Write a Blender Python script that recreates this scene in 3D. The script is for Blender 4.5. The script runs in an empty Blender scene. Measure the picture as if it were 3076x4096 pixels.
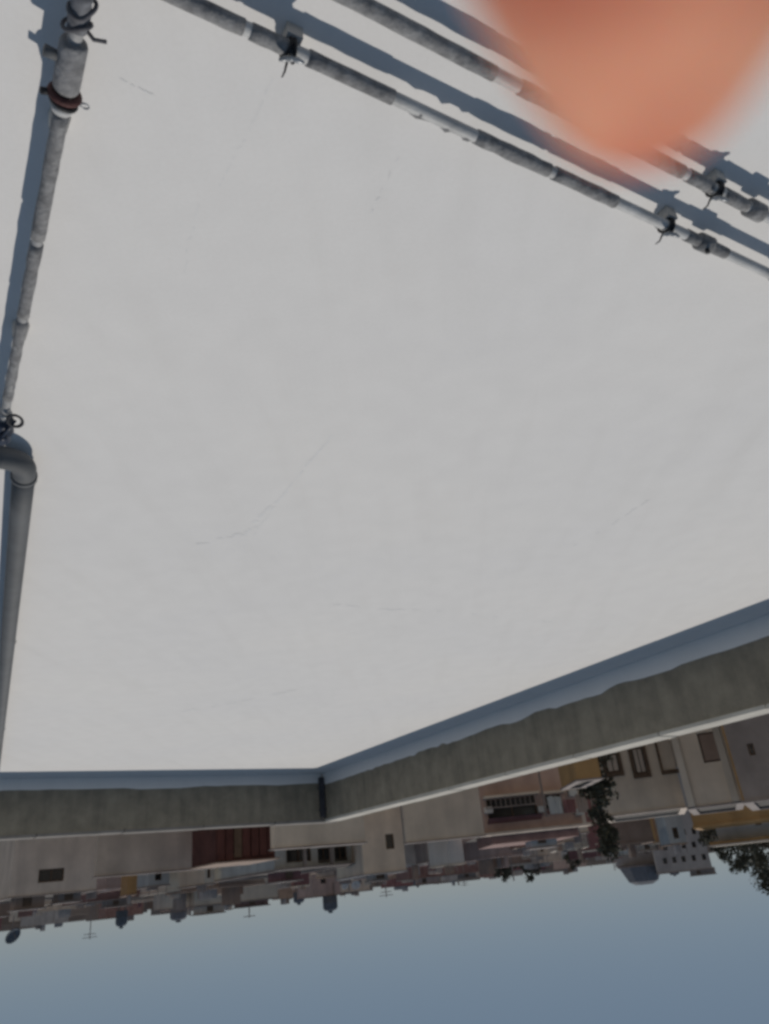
import bpy, bmesh, math, random
from mathutils import Vector, Matrix

# ---------------------------------------------------------------- camera, sky, sun, exposure
scene = bpy.context.scene
COL = scene.collection
CAM = Vector((0.0, 0.0, 1.6))
RX = Vector((-0.994326, 0.047171, 0.095366))     # picture right (the photograph was taken upside down)
RD = Vector((0.106391, 0.440856, 0.891250))      # picture down
RF = Vector((0.0, 0.896337, -0.443374))          # looking direction
cam = bpy.data.cameras.new('camera')
cam.sensor_fit = 'VERTICAL'
cam.sensor_height = 36.0
cam.lens = 26.42
cam.clip_start = 0.004
cam.clip_end = 6000.0
cam.dof.use_dof = True
cam.dof.focus_distance = 3.2
cam.dof.aperture_fstop = 7.6
cam_ob = bpy.data.objects.new('camera', cam)
m3 = Matrix((RX, -RD, -RF)).transposed()
cam_ob.matrix_world = Matrix.Translation(CAM) @ m3.to_4x4()
COL.objects.link(cam_ob)
scene.camera = cam_ob

SUN_EL, SUN_AZ = math.radians(48.0), math.radians(-0.9)   # sun straight ahead, azimuth from +Y towards +X
world = bpy.data.worlds.new('World')
scene.world = world
world.use_nodes = True
nt = world.node_tree
bg = nt.nodes['Background']
sky = nt.nodes.new('ShaderNodeTexSky')
sky.sky_type = 'NISHITA'
sky.sun_disc = False
sky.sun_elevation = SUN_EL
sky.sun_rotation = SUN_AZ
sky.altitude = 300.0
sky.air_density = 0.5
sky.dust_density = 0.0
sky.ozone_density = 3.0
gam = nt.nodes.new('ShaderNodeGamma')            # flattens the clear-air sky by colour, dimming its glow towards the sun
gam.inputs['Gamma'].default_value = 0.24
nt.links.new(sky.outputs['Color'], gam.inputs['Color'])
hsv = nt.nodes.new('ShaderNodeHueSaturation')
hsv.inputs['Saturation'].default_value = 1.9
nt.links.new(gam.outputs['Color'], hsv.inputs['Color'])
nt.links.new(hsv.outputs['Color'], bg.inputs['Color'])
bg.inputs['Strength'].default_value = 0.15
sun = bpy.data.lights.new('sun', 'SUN')
sun.energy = 2.0
sun.angle = math.radians(0.55)
sun.color = (1.0, 0.94, 0.855)
sun_ob = bpy.data.objects.new('sun', sun)
sd = Vector((math.sin(SUN_AZ) * math.cos(SUN_EL), math.cos(SUN_AZ) * math.cos(SUN_EL), math.sin(SUN_EL)))
sun_ob.rotation_euler = sd.to_track_quat('Z', 'Y').to_euler()
sun_ob.location = (0, 0, 30)
COL.objects.link(sun_ob)
vs = scene.view_settings
vs.view_transform = 'Standard'
vs.look = 'None'
vs.exposure = 0.18
vs.gamma = 1.0
vs.use_curve_mapping = False
scene.render.engine = 'CYCLES'
scene.cycles.use_denoising = True
scene.cycles.max_bounces = 8
scene.cycles.pixel_filter_type = 'BLACKMAN_HARRIS'
scene.cycles.filter_width = 3.2

random.seed(11)
E1 = Vector((0.56803, 0.82301, 0.0))     # away from the camera, along the long parapet
E2 = Vector((-0.82301, 0.56803, 0.0))    # along the far parapet
UP = Vector((0, 0, 1))
FR = [E1, E2]
def W(d, s, z):
    return FR[0] * d + FR[1] * s + UP * z
def face(deg=None):          # turn the building frame: deg from +Y towards +X, None = the roof's own axes
    if deg is None: FR[0], FR[1] = E1, E2
    else:
        a = math.radians(deg); FR[0] = Vector((math.sin(a), math.cos(a), 0)); FR[1] = Vector((-math.cos(a), math.sin(a), 0))

# ---------------------------------------------------------------- materials
MATS = {}
def mat(name, col, var=0.12, scale=3.0, rough=0.85, bump=0.0, bscale=60.0, col2=None, metal=0.0, stain=0.0, spec=0.3):
    if name in MATS:
        return MATS[name]
    m = bpy.data.materials.new(name); m.use_nodes = True
    t = m.node_tree; b = t.nodes['Principled BSDF']
    b.inputs['Roughness'].default_value = rough
    b.inputs['Metallic'].default_value = metal
    b.inputs['Specular IOR Level'].default_value = spec
    tc = t.nodes.new('ShaderNodeTexCoord')
    n = t.nodes.new('ShaderNodeTexNoise'); n.inputs['Scale'].default_value = scale
    n.inputs['Detail'].default_value = 8; n.inputs['Roughness'].default_value = 0.62
    t.links.new(tc.outputs['Object'], n.inputs['Vector'])
    r = t.nodes.new('ShaderNodeValToRGB')
    lo = [max(0, c * (1 - var)) for c in col]; hi = [min(1, c * (1 + var)) for c in col]
    if col2: lo = list(col2)
    r.color_ramp.elements[0].position = 0.33; r.color_ramp.elements[1].position = 0.68
    r.color_ramp.elements[0].color = (*lo, 1); r.color_ramp.elements[1].color = (*hi, 1)
    t.links.new(n.outputs['Fac'], r.inputs['Fac'])
    out = r.outputs['Color']
    if stain > 0:
        mp = t.nodes.new('ShaderNodeMapping'); mp.inputs['Scale'].default_value = (1.0, 1.0, 0.12)
        t.links.new(tc.outputs['Object'], mp.inputs['Vector'])
        n2 = t.nodes.new('ShaderNodeTexNoise'); n2.inputs['Scale'].default_value = scale * 1.7
        n2.inputs['Detail'].default_value = 6
        t.links.new(mp.outputs['Vector'], n2.inputs['Vector'])
        r2 = t.nodes.new('ShaderNodeValToRGB')
        r2.color_ramp.elements[0].position = 0.42; r2.color_ramp.elements[1].position = 0.75
        r2.color_ramp.elements[0].color = (1, 1, 1, 1)
        r2.color_ramp.elements[1].color = (1 - stain, 1 - stain, 1 - stain * 0.95, 1)
        t.links.new(n2.outputs['Fac'], r2.inputs['Fac'])
        mx = t.nodes.new('ShaderNodeMixRGB'); mx.blend_type = 'MULTIPLY'; mx.inputs[0].default_value = 1
        t.links.new(out, mx.inputs[1]); t.links.new(r2.outputs['Color'], mx.inputs[2]); out = mx.outputs[0]
    t.links.new(out, b.inputs['Base Color'])
    if bump > 0:
        n3 = t.nodes.new('ShaderNodeTexNoise'); n3.inputs['Scale'].default_value = bscale; n3.inputs['Detail'].default_value = 5
        t.links.new(tc.outputs['Object'], n3.inputs['Vector'])
        bp = t.nodes.new('ShaderNodeBump'); bp.inputs['Strength'].default_value = bump; bp.inputs['Distance'].default_value = 0.01
        t.links.new(n3.outputs['Fac'], bp.inputs['Height']); t.links.new(bp.outputs['Normal'], b.inputs['Normal'])
    MATS[name] = m
    return m

def roof_paint():
    # weathered white waterproofing paint: broad cloudy dirt, fine roller grain, hairline cracks, warm dust
    m = bpy.data.materials.new('roof_paint'); m.use_nodes = True
    t = m.node_tree; b = t.nodes['Principled BSDF']
    b.inputs['Roughness'].default_value = 1.0; b.inputs['Specular IOR Level'].default_value = 0.0
    tc = t.nodes.new('ShaderNodeTexCoord')
    def noise(sc, det=6, vec=None):
        n = t.nodes.new('ShaderNodeTexNoise'); n.inputs['Scale'].default_value = sc; n.inputs['Detail'].default_value = det
        t.links.new(vec or tc.outputs['Object'], n.inputs['Vector']); return n
    def ramp(src, p0, c0, p1, c1):
        r = t.nodes.new('ShaderNodeValToRGB')
        r.color_ramp.elements[0].position = p0; r.color_ramp.elements[1].position = p1
        r.color_ramp.elements[0].color = (*c0, 1); r.color_ramp.elements[1].color = (*c1, 1)
        t.links.new(src, r.inputs['Fac']); return r.outputs['Color']
    def mul(a, c, f=1.0):
        x = t.nodes.new('ShaderNodeMixRGB'); x.blend_type = 'MULTIPLY'; x.inputs[0].default_value = f
        t.links.new(a, x.inputs[1]); t.links.new(c, x.inputs[2]); return x.outputs[0]
    base = ramp(noise(0.55, 5).outputs['Fac'], 0.3, (0.747, 0.735, 0.725), 0.7, (0.785, 0.766, 0.742))
    fine = ramp(noise(7.0, 8).outputs['Fac'], 0.3, (0.965, 0.965, 0.965), 0.7, (1, 1, 1))
    base = mul(base, fine)
    grain = ramp(noise(90.0, 4).outputs['Fac'], 0.3, (0.975, 0.975, 0.972), 0.65, (1, 1, 1))
    base = mul(base, grain)
    mp = t.nodes.new('ShaderNodeMapping'); mp.inputs['Rotation'].default_value = (0, 0, math.radians(25)); mp.inputs['Scale'].default_value = (3.2, 0.35, 1)
    t.links.new(tc.outputs['Object'], mp.inputs['Vector'])
    streak = ramp(noise(2.2, 7, mp.outputs['Vector']).outputs['Fac'], 0.5, (1, 1, 1), 0.8, (0.968, 0.966, 0.962))
    base = mul(base, streak)
    t.links.new(base, b.inputs['Base Color'])
    n3 = noise(38.0, 6)
    bp = t.nodes.new('ShaderNodeBump'); bp.inputs['Strength'].default_value = 0.03; bp.inputs['Distance'].default_value = 0.003
    t.links.new(n3.outputs['Fac'], bp.inputs['Height']); t.links.new(bp.outputs['Normal'], b.inputs['Normal'])
    MATS['roof_paint'] = m
    return m

ROOF = roof_paint()
def glass_mat():
    m = mat('dark_glass', (0.025, 0.028, 0.03), 0.2, 2.0, 0.15, spec=0.5)
    return m
GLASS = glass_mat()
RENDER_IN = mat('parapet_render', (0.275, 0.242, 0.185), 0.17, 5.5, 0.95, 0.7, 34, stain=0.25)
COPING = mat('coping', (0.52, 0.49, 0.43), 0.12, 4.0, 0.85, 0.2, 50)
COPING_UNLIT = mat('coping_unlit', (0.24, 0.22, 0.20), 0.15, 4.0, 0.95, 0.2, 50)  # darker copy of the coping: unlit look of the far parapet put into colour
WALLC = {
    'grey': mat('wall_grey', (0.42, 0.40, 0.39), 0.14, 0.9, stain=0.2),
    'tan': mat('wall_tan', (0.58, 0.49, 0.41), 0.14, 0.8, stain=0.2),
    'pinkish': mat('wall_pinkish', (0.50, 0.375, 0.33), 0.14, 0.9, stain=0.2),
    'cream': mat('wall_cream', (0.66, 0.58, 0.48), 0.12, 0.8, stain=0.2),
    'brown': mat('wall_brown', (0.33, 0.24, 0.19), 0.18, 0.9, stain=0.2),
    'beige': mat('wall_beige', (0.72, 0.61, 0.49), 0.12, 0.7, stain=0.22),
    'blank': mat('wall_blank', (0.63, 0.55, 0.48), 0.12, 0.8, stain=0.25),
    'brick': mat('wall_brick', (0.27, 0.165, 0.145), 0.25, 1.5, stain=0.15),
    'red': mat('wall_red', (0.105, 0.042, 0.035), 0.25, 1.2, stain=0.2),
    'ochre': mat('wall_ochre', (0.44, 0.27, 0.12), 0.15, 0.9, stain=0.2),
    'pale': mat('wall_pale', (0.52, 0.55, 0.55), 0.1, 0.9, stain=0.25),
    'maroon': mat('wall_maroon', (0.25, 0.13, 0.13), 0.2, 0.9, stain=0.2),
    'dark': mat('wall_dark', (0.29, 0.25, 0.23), 0.18, 0.9, stain=0.2),
    'white': mat('wall_white', (0.66, 0.64, 0.60), 0.08, 0.9, stain=0.15),
    'frame': mat('wood_brown', (0.14, 0.095, 0.065), 0.2, 3.0),
}

ROOFTOP = mat('dusty_roof', (0.11, 0.10, 0.09), 0.25, 0.7, 0.95)

# ---------------------------------------------------------------- mesh helpers
def make(name, bm, m, parent=None, smooth=False):
    bmesh.ops.recalc_face_normals(bm, faces=bm.faces[:])
    me = bpy.data.meshes.new(name); bm.to_mesh(me); bm.free()
    me.materials.append(m)
    if smooth:
        for p in me.polygons: p.use_smooth = True
    o = bpy.data.objects.new(name, me); COL.objects.link(o)
    if parent is not None:
        o.parent = parent
        o.matrix_parent_inverse = Matrix.Translation(-parent.location)
    return o
def tag(o, label=None, cat=None, group=None, kind=None):
    if label: o['label'] = label
    if cat: o['category'] = cat
    if group: o['group'] = group
    if kind: o['kind'] = kind
    return o
def thing(name, label, cat, loc=(0, 0, 0), group=None):
    o = bpy.data.objects.new(name, None); COL.objects.link(o); o.location = loc
    o.empty_display_size = 0.2
    return tag(o, label, cat, group)
def quad(bm, *ps):
    bm.faces.new([bm.verts.new(p) for p in ps])
def box(bm, d0, d1, s0, s1, z0, z1, bevel=0.0):
    v = [bm.verts.new(W(d, s, z)) for d in (d0, d1) for s in (s0, s1) for z in (z0, z1)]
    fs = [bm.faces.new([v[i] for i in f]) for f in ((0, 1, 3, 2), (4, 6, 7, 5), (0, 4, 5, 1), (2, 3, 7, 6), (0, 2, 6, 4), (1, 5, 7, 3))]
    if bevel > 0:
        es = list({e for f in fs for e in f.edges})
        bmesh.ops.bevel(bm, geom=es, offset=bevel, segments=2, affect='EDGES')
def new(): return bmesh.new()
def frame_of(t):
    t = t.normalized(); a = UP if abs(t.z) < 0.9 else Vector((1, 0, 0))
    u = t.cross(a).normalized(); return u, t.cross(u).normalized()
def tube(bm, pts, r, n=14, cap=True, wob=0.0):
    pts = [Vector(p) for p in pts]; rs = r if isinstance(r, (list, tuple)) else [r] * len(pts)
    rings = []
    u = None
    for i, p in enumerate(pts):
        t = (pts[min(i + 1, len(pts) - 1)] - pts[max(i - 1, 0)])
        if u is None: u, w = frame_of(t)
        else:
            tn = t.normalized(); u = (u - tn * u.dot(tn)).normalized(); w = tn.cross(u)
        ring = []
        for k in range(n):
            a = 2 * math.pi * k / n
            rr = rs[i] * (1 + random.uniform(-wob, wob))
            ring.append(bm.verts.new(p + (u * math.cos(a) + w * math.sin(a)) * rr))
        rings.append(ring)
    for a, b in zip(rings, rings[1:]):
        for k in range(n):
            bm.faces.new((a[k], a[(k + 1) % n], b[(k + 1) % n], b[k]))
    if cap:
        bm.faces.new(rings[0]); bm.faces.new(rings[-1])
def torus(bm, c, axis, R, r, n=22, m=8, sq=1.0):
    u, w = frame_of(Vector(axis)); c = Vector(c); ax = Vector(axis).normalized()
    rings = []
    for i in range(n):
        a = 2 * math.pi * i / n; d = u * math.cos(a) + w * math.sin(a) * sq
        rings.append([bm.verts.new(c + d * (R + r * math.cos(2 * math.pi * k / m)) + ax * r * math.sin(2 * math.pi * k / m)) for k in range(m)])
    for i in range(n):
        a, b = rings[i], rings[(i + 1) % n]
        for k in range(m): bm.faces.new((a[k], a[(k + 1) % m], b[(k + 1) % m], b[k]))
def lathe(bm, c, prof, n=20, axis=UP):
    c = Vector(c); u, w = frame_of(Vector(axis)); ax = Vector(axis).normalized()
    rings = [[bm.verts.new(c + ax * h + (u * math.cos(2 * math.pi * k / n) + w * math.sin(2 * math.pi * k / n)) * max(r, 1e-4)) for k in range(n)] for r, h in prof]
    for a, b in zip(rings, rings[1:]):
        for k in range(n): bm.faces.new((a[k], a[(k + 1) % n], b[(k + 1) % n], b[k]))
    bm.faces.new(rings[0]); bm.faces.new(rings[-1])

# ---------------------------------------------------------------- ground, our own roof
GROUND_Z = -10.0
bm = new()
N = 40
for i in range(N):
    for j in range(N):
        q = 6000 / N
        quad(bm, *[Vector((-3000 + x * q, -3000 + y * q, GROUND_Z)) for x, y in ((i, j), (i + 1, j), (i + 1, j + 1), (i, j + 1))])
bmesh.ops.remove_doubles(bm, verts=bm.verts[:], dist=0.01)
tag(make('ground', bm, mat('dusty_ground', (0.42, 0.36, 0.29), 0.2, 0.05)), kind='structure')

KD, KS = 10.540, 5.625          # inner corner of the two parapets in (d, s)
HW = 0.677                      # parapet height
bm = new()
box(bm, -9.0, KD + 0.22, -16.0, KS + 0.22, GROUND_Z + 0.01, 0.0)
rf = tag(make('roof_floor', bm, ROOF), kind='structure')
# faint old scuffs and hairline cracks in the paint
SCZ = [0.0002]
SCUFF = mat('scuff', (0.725, 0.718, 0.708), 0.06, 9.0, 1.0, spec=0.0)
def scuff(x0, y0, x1, y1, w, n, jit, keep):
    SCZ[0] += 0.00008; a, b = Vector((x0, y0, SCZ[0])), Vector((x1, y1, SCZ[0])); q = (b - a).normalized(); nn = Vector((-q.y, q.x, 0))
    bm = new(); prev = None; off = 0.0
    for i in range(n + 1):
        off = off * 0.8 + random.gauss(0, jit); c = a.lerp(b, i / n) + nn * off; h = w * random.uniform(0.3, 1.0)
        cur = (bm.verts.new(c - nn * h), bm.verts.new(c + nn * h))
        if prev and random.random() < keep: bm.faces.new((prev[0], cur[0], cur[1], prev[1]))
        prev = cur
    for v in [v for v in bm.verts if not v.link_faces]: bm.verts.remove(v)
    make('paint_scuff', bm, SCUFF, rf)
scuff(0.140, 1.047, 0.331, 1.317, 0.0025, 30, 0.002, 0.7)
scuff(0.388, 1.353, 0.496, 1.582, 0.003, 16, 0.003, 0.7)
scuff(0.177, 2.507, 0.663, 3.356, 0.005, 34, 0.003, 0.8)
scuff(0.419, 2.921, 0.786, 3.438, 0.012, 20, 0.004, 0.6)
scuff(-0.127, 1.279, -0.046, 1.456, 0.003, 14, 0.002, 0.6)
scuff(0.475, 1.009, 0.409, 1.054, 0.003, 10, 0.002, 0.8)
scuff(0.379, 4.451, -1.233, 5.381, 0.012, 40, 0.01, 0.45)
scuff(0.961, 3.392, 0.610, 3.261, 0.01, 18, 0.006, 0.5)
scuff(-1.040, 3.923, -1.322, 3.417, 0.006, 20, 0.004, 0.5)
scuff(2.104, 6.921, 0.932, 6.536, 0.02, 20, 0.015, 0.5)

def strip(bm, p, q, z0, ztop, nrm, n, jag, off):
    # thin painted band with an uneven brushed top edge, standing off from the wall by a few millimetres
    p, q = Vector(p), Vector(q)
    prev = None; h = ztop
    for i in range(n + 1):
        f = i / n; b = p.lerp(q, f) + Vector(nrm) * off
        if random.random() < 0.45: h = ztop * random.uniform(1 - jag, 1 + jag)
        hh = h + random.uniform(-0.004, 0.004)
        c = (bm.verts.new(b + UP * z0), bm.verts.new(b + UP * hh), bm.verts.new(b - Vector(nrm) * (off - 0.0005) + UP * hh))
        if prev:
            bm.faces.new((prev[0], c[0], c[1], prev[1])); bm.faces.new((prev[1], c[1], c[2], prev[2]))
        prev = c
def parapet(label, inner0, cmat, outer, wall_args, cop_args, paint):
    t = thing('parapet', label, 'wall', inner0)
    bm = new(); box(bm, *wall_args, 0.0, HW - 0.035, 0); make('wall', bm, RENDER_IN, t)
    # coping slabs, slightly uneven
    d0, d1, s0, s1 = cop_args
    along_s = (s1 - s0) > (d1 - d0)
    L0, L1 = (s0, s1) if along_s else (d0, d1)
    k = int((L1 - L0) / 1.0)
    for i in range(k):
        a = L0 + (L1 - L0) * i / k + 0.004; b = L0 + (L1 - L0) * (i + 1) / k - 0.004
        dz = random.uniform(-0.004, 0.004); bm = new()
        if along_s: box(bm, d0, d1, a, b, HW - 0.0345, HW + dz, 0.006)
        else: box(bm, a, b, s0, s1, HW - 0.0345, HW + dz, 0.006)
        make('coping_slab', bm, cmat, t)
    bm = new(); strip(bm, *paint); make('painted_upstand', bm, ROOF, t)
    return t
parapet('long brown parapet wall, higher in view towards the finger side, with pale coping', W(KD, KS, 0), COPING, None,
        (-9.0, KD + 0.22, KS, KS + 0.22), (-9.0, KD - 0.025, KS - 0.015, KS + 0.24),
        (W(-9.0, KS, 0), W(KD, KS, 0), 0.002, 0.16, -E2, 190, 0.12, 0.006))
parapet('far dark brown parapet wall running level across the left half below the window house', W(KD, KS, 0), COPING_UNLIT, None,
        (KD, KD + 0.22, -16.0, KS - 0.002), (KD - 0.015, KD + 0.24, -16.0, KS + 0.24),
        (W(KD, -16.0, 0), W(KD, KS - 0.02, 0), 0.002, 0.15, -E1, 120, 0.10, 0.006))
t = thing('corner_upright', 'dark square upright bar in the corner where the two parapets meet', 'pipe', W(KD - 0.06, KS - 0.06, 0))  # dark upright bar with two bands, standing in the parapet corner
bm = new(); box(bm, KD - 0.085, KD - 0.012, KS - 0.085, KS - 0.012, 0.06, HW - 0.05, 0.012)
make('upright_bar', bm, mat('upright_dark', (0.055, 0.058, 0.07), 0.2, 8.0, 0.5), t)
for z in (0.2, 0.5):
    bm = new(); box(bm, KD - 0.092, KD - 0.008, KS - 0.092, KS - 0.008, z, z + 0.03); make('bar_band', bm, mat('upright_dark', (0, 0, 0)), t)

# ---------------------------------------------------------------- pipes on the roof
PIPE = mat('pipe_white', (0.46, 0.46, 0.455), 0.2, 14.0, 0.5, 0.15, 80)
SLEEVE = mat('pipe_sleeve', (0.235, 0.235, 0.237), 0.25, 38.0, 0.85, 0.5, 70, col2=(0.14, 0.14, 0.143), spec=0.15)
PVC = mat('grey_pvc', (0.11, 0.115, 0.12), 0.15, 6.0, 0.7, 0.05, 60)
RUBBER = mat('black_rubber', (0.018, 0.018, 0.02), 0.2, 10.0, 0.6)
RUST = mat('rusty_clamp', (0.075, 0.03, 0.028), 0.4, 40.0, 0.7, 0.3, 120)
GALV = mat('galvanised', (0.36, 0.37, 0.38), 0.2, 30.0, 0.45, metal=0.6)
BLOCK = mat('support_block', (0.42, 0.41, 0.39), 0.15, 12.0, 0.9, 0.3, 60)
NAVY = mat('navy_enamel', (0.022, 0.03, 0.05), 0.25, 12.0, 0.4)
ZP, ZL, RP = 0.048, 0.064, 0.0145
def V3(x, y, z=ZP): return Vector((x, y, z))
def sleeve(parent, a, b, r=0.0170, ragged=0.0, m=None):
    bm = new(); n = max(4, int((b - a).length / 0.03))
    tube(bm, [a.lerp(b, i / n) + Vector((0, 0, random.uniform(-.0008, .0008))) for i in range(n + 1)], [r * (1 + random.uniform(-ragged, ragged)) for i in range(n + 1)], 16, True, ragged * 0.6)
    return make('insulation_sleeve', bm, m or SLEEVE, parent, True)
def bracket(parent, c, t, wings=True):
    # block on the floor, black strap loop round the pipe and a wing bolt on top
    t = t.normalized(); n = Vector((-t.y, t.x, 0))
    bm = new()
    v = []
    for a in (-0.017, 0.017):
        for b in (-0.026, 0.026):
            for z in (0.0005, ZP - RP + 0.003): v.append(bm.verts.new(Vector((c.x, c.y, 0)) + t * a + n * b + UP * z))
    for f in ((0, 1, 3, 2), (4, 6, 7, 5), (0, 4, 5, 1), (2, 3, 7, 6), (0, 2, 6, 4), (1, 5, 7, 3)): bm.faces.new([v[i] for i in f])
    make('support_block', bm, BLOCK, parent)
    bm = new(); torus(bm, c + t * 0.006, t + n * 0.25, 0.0205, 0.0046, 22, 8)
    st = make('strap', bm, RUBBER, parent, True)
    bm = new(); torus(bm, c - t * 0.010, t - n * 0.2, 0.0205, 0.0036, 22, 8)
    make('strap', bm, RUBBER, parent, True)
    if wings:
        bm = new(); tube(bm, [c + UP * 0.018, c + UP * 0.034], 0.005, 8); make('bolt', bm, GALV, parent, True)
        bm = new()
        for sg in (-1, 1):
            tube(bm, [c + UP * 0.028, c + UP * 0.032 + t * sg * 0.012 + n * 0.004 * sg, c + UP * 0.038 + t * sg * 0.024 + n * 0.008 * sg], [0.005, 0.0065, 0.003], 8)
        make('wing_nut', bm, GALV, parent, True)
        bm = new(); tube(bm, [c - n * 0.02 + UP * 0.008, c - n * 0.036 + UP * 0.022, c - n * 0.05 + UP * 0.02], [0.0028, 0.0022, 0.0016], 7); make('strap_tail', bm, RUBBER, parent, True)

TA = Vector((-0.8487, 0.5289, 0.0))
A0 = V3(0.058, 0.978)
def PA(k): return A0 + TA * k
tp = thing('water_pipe', 'long thin pipe with torn grey sleeves crossing the roof, the farther of the parallel pair', 'pipe', PA(0) - UP * ZP)
bm = new(); tube(bm, [PA(-0.43 + i * 0.25) for i in range(24)], RP, 18); make('pipe_run', bm, PIPE, tp, True)
for a, b, rg in ((-0.42, -0.14, .03), (-0.125, -0.035, .03), (0.0, 0.205, .04), (0.43, 0.655, .07), (0.672, 0.885, .05), (1.16, 1.33, .04), (1.55, 1.9, .04), (2.1, 2.9, .04)):
    sleeve(tp, PA(a), PA(b), 0.0168, rg)
for a, b in ((0.245, 0.31), (0.335, 0.372), (0.395, 0.425)):          # torn scraps of sleeve
    bm = new(); p, q = PA(a), PA(b); n_ = Vector((-TA.y, TA.x, 0))
    tube(bm, [p - n_ * 0.004, p.lerp(q, .5) - n_ * 0.006, q - n_ * 0.003], [0.009, 0.0145, 0.010], 10, True, 0.22); make('torn_sleeve', bm, SLEEVE, tp, True)
for k in (-0.038, 1.085): bracket(tp, PA(k), TA)
bm = new(); tube(bm, [PA(1.215), PA(1.262)], 0.0245, 16); make('coupling', bm, SLEEVE, tp, True)
bm = new(); tube(bm, [PA(1.238) - UP * 0.03, PA(1.238) + UP * 0.034], 0.0065, 8); make('tie_wire', bm, RUBBER, tp, True)

TB = Vector((-0.8487, 0.5289, 0.0))
B0 = V3(-0.865, 1.384)
def PB(k): return B0 + TB * k
tb = thing('water_pipe', 'thin pipe partly behind the finger, the nearer of the parallel pair', 'pipe', PB(0) - UP * ZP)
bm = new(); tube(bm, [PB(-1.75 + i * 0.25) for i in range(44)], RP, 18); make('pipe_run', bm, PIPE, tb, True)
for a, b in ((-1.7, -1.2), (-1.18, -0.62), (-0.55, -0.02), (0.0, 0.09), (0.14, 0.235), (0.36, 0.8), (1.1, 1.9)): sleeve(tb, PB(a), PB(b), 0.0168, .05)
bracket(tb, PB(0.112), TB)
bm = new(); tube(bm, [PB(0.245), PB(0.30)], 0.0245, 16); make('coupling', bm, SLEEVE, tb, True)

TL = Vector((0.527, 0.850, 0.0))
L0 = V3(0.467, 0.822, ZL)
def PL(k): return L0 + TL * k
tl = thing('water_pipe', 'thin grey pipe with rusty clamp running along the picture edge towards the elbow', 'pipe', PL(0) - UP * ZL)
bm = new(); tube(bm, [PL(-0.10 + i * 0.1) for i in range(18)], RP * 0.96, 18); make('pipe_run', bm, mat('pipe_grey', (0.30, 0.30, 0.30), 0.25, 16.0, 0.6, 0.3, 70), tl, True)
sleeve(tl, PL(0.245), PL(0.62), 0.0168, .05); sleeve(tl, PL(0.64), PL(0.93), 0.0160, .06); sleeve(tl, PL(0.95), PL(1.36), 0.0152, .06)
bm = new(); tube(bm, [PL(0.075), PL(0.082), PL(0.178), PL(0.185)], [0.024, 0.027, 0.027, 0.024], 20); make('socket', bm, mat('socket_grey', (0.22, 0.22, 0.225), 0.3, 40.0, 0.8, 0.4, 90, spec=0.1), tl, True)
bm = new(); tube(bm, [PL(0.222), PL(0.24)], [0.026, 0.019], 18); make('taper', bm, PIPE, tl, True)
bm = new(); torus(bm, PL(0.197), TL, 0.0265, 0.0085, 26, 10); cl = make('clamp_ring', bm, RUST, tl, True)
bm = new(); torus(bm, PL(0.213), TL + Vector((0.15, -0.1, 0)), 0.0255, 0.0055, 26, 10); make('clamp_ring', bm, RUBBER, tl, True)
nL = Vector((TL.y, -TL.x, 0))
bm = new(); torus(bm, PL(0.203) - nL * 0.041 + UP * 0.006, UP + TL * 0.4, 0.0085, 0.0022, 16, 6); make('clamp_eye', bm, GALV, tl, True)
bm = new(); tube(bm, [PL(0.2) + nL * 0.024 + UP * 0.004, PL(0.2) + nL * 0.045 + UP * 0.012], 0.0075, 8); make('clamp_bolt', bm, RUBBER, tl, True)
bm = new(); tube(bm, [PL(0.12) - UP * 0.0 + nL * 0.02, PL(0.115) + nL * 0.05 + UP * 0.004], [0.010, 0.012], 10); make('side_spigot', bm, PVC, tl, True)
bm = new()                                                            # wire wound round the pipe near the tee
pts = []
for i in range(60):
    a = i / 59 * 2 * math.pi * 2.3; k = -0.015 + 0.07 * (i / 59) + 0.008 * math.sin(a * 1.7)
    u, w = frame_of(TL); pts.append(PL(k) + (u * math.cos(a) + w * math.sin(a)) * (0.020 + 0.006 * math.sin(1.3 * a + 1) ** 2))
pts += [PL(0.05) - nL * 0.032 + UP * 0.01, PL(0.048) - nL * 0.055 + UP * 0.004]
tube(bm, pts, 0.0042, 7); make('wire_wrap', bm, mat('twisted_wire', (0.09, 0.09, 0.10), 0.3, 30.0, 0.6), tl, True)
sleeve(tl, PL(-0.03), PL(0.05), 0.0185, .12, mat('old_tape', (0.16, 0.165, 0.18), 0.4, 40.0, 0.8))
for k in (0.30, 1.05):
    c = PL(k); bm = new(); tube(bm, [Vector((c.x, c.y, 0.0005)), Vector((c.x, c.y, ZL - RP + 0.004))], [0.024, 0.018], 12); make('support_block', bm, BLOCK, tl)

# gate valve at the far end of that pipe
GV = PL(1.555)
tv = thing('gate_valve', 'dark blue gate valve with small black handwheel at the pipe end beside the elbow', 'valve', Vector((GV.x, GV.y, 0)))
bm = new(); tube(bm, [PL(1.49), PL(1.50), PL(1.54), PL(1.555), PL(1.57), PL(1.61), PL(1.62)], [0.03, 0.034, 0.03, 0.038, 0.03, 0.034, 0.03], 18); make('valve_body', bm, NAVY, tv, True)
bm = new(); tube(bm, [GV + UP * 0.02, GV + UP * 0.045 - nL * 0.01], [0.022, 0.014], 12); make('bonnet', bm, NAVY, tv, True)
hw = GV + Vector((-0.088, -0.080, 0.03))
bm = new(); tube(bm, [GV + UP * 0.04, hw], 0.0055, 8); make('stem', bm, NAVY, tv, True)
bm = new(); torus(bm, hw, Vector((-0.55, -0.2, 0.8)), 0.027, 0.006, 24, 8, 0.72)
make('handwheel', bm, mat('worn_black', (0.05, 0.05, 0.055), 0.3, 20.0, 0.7), tv, True)
bm = new(); torus(bm, PL(1.45), TL, 0.016, 0.007, 18, 8); make('union_nut', bm, GALV, tv, True)
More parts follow.
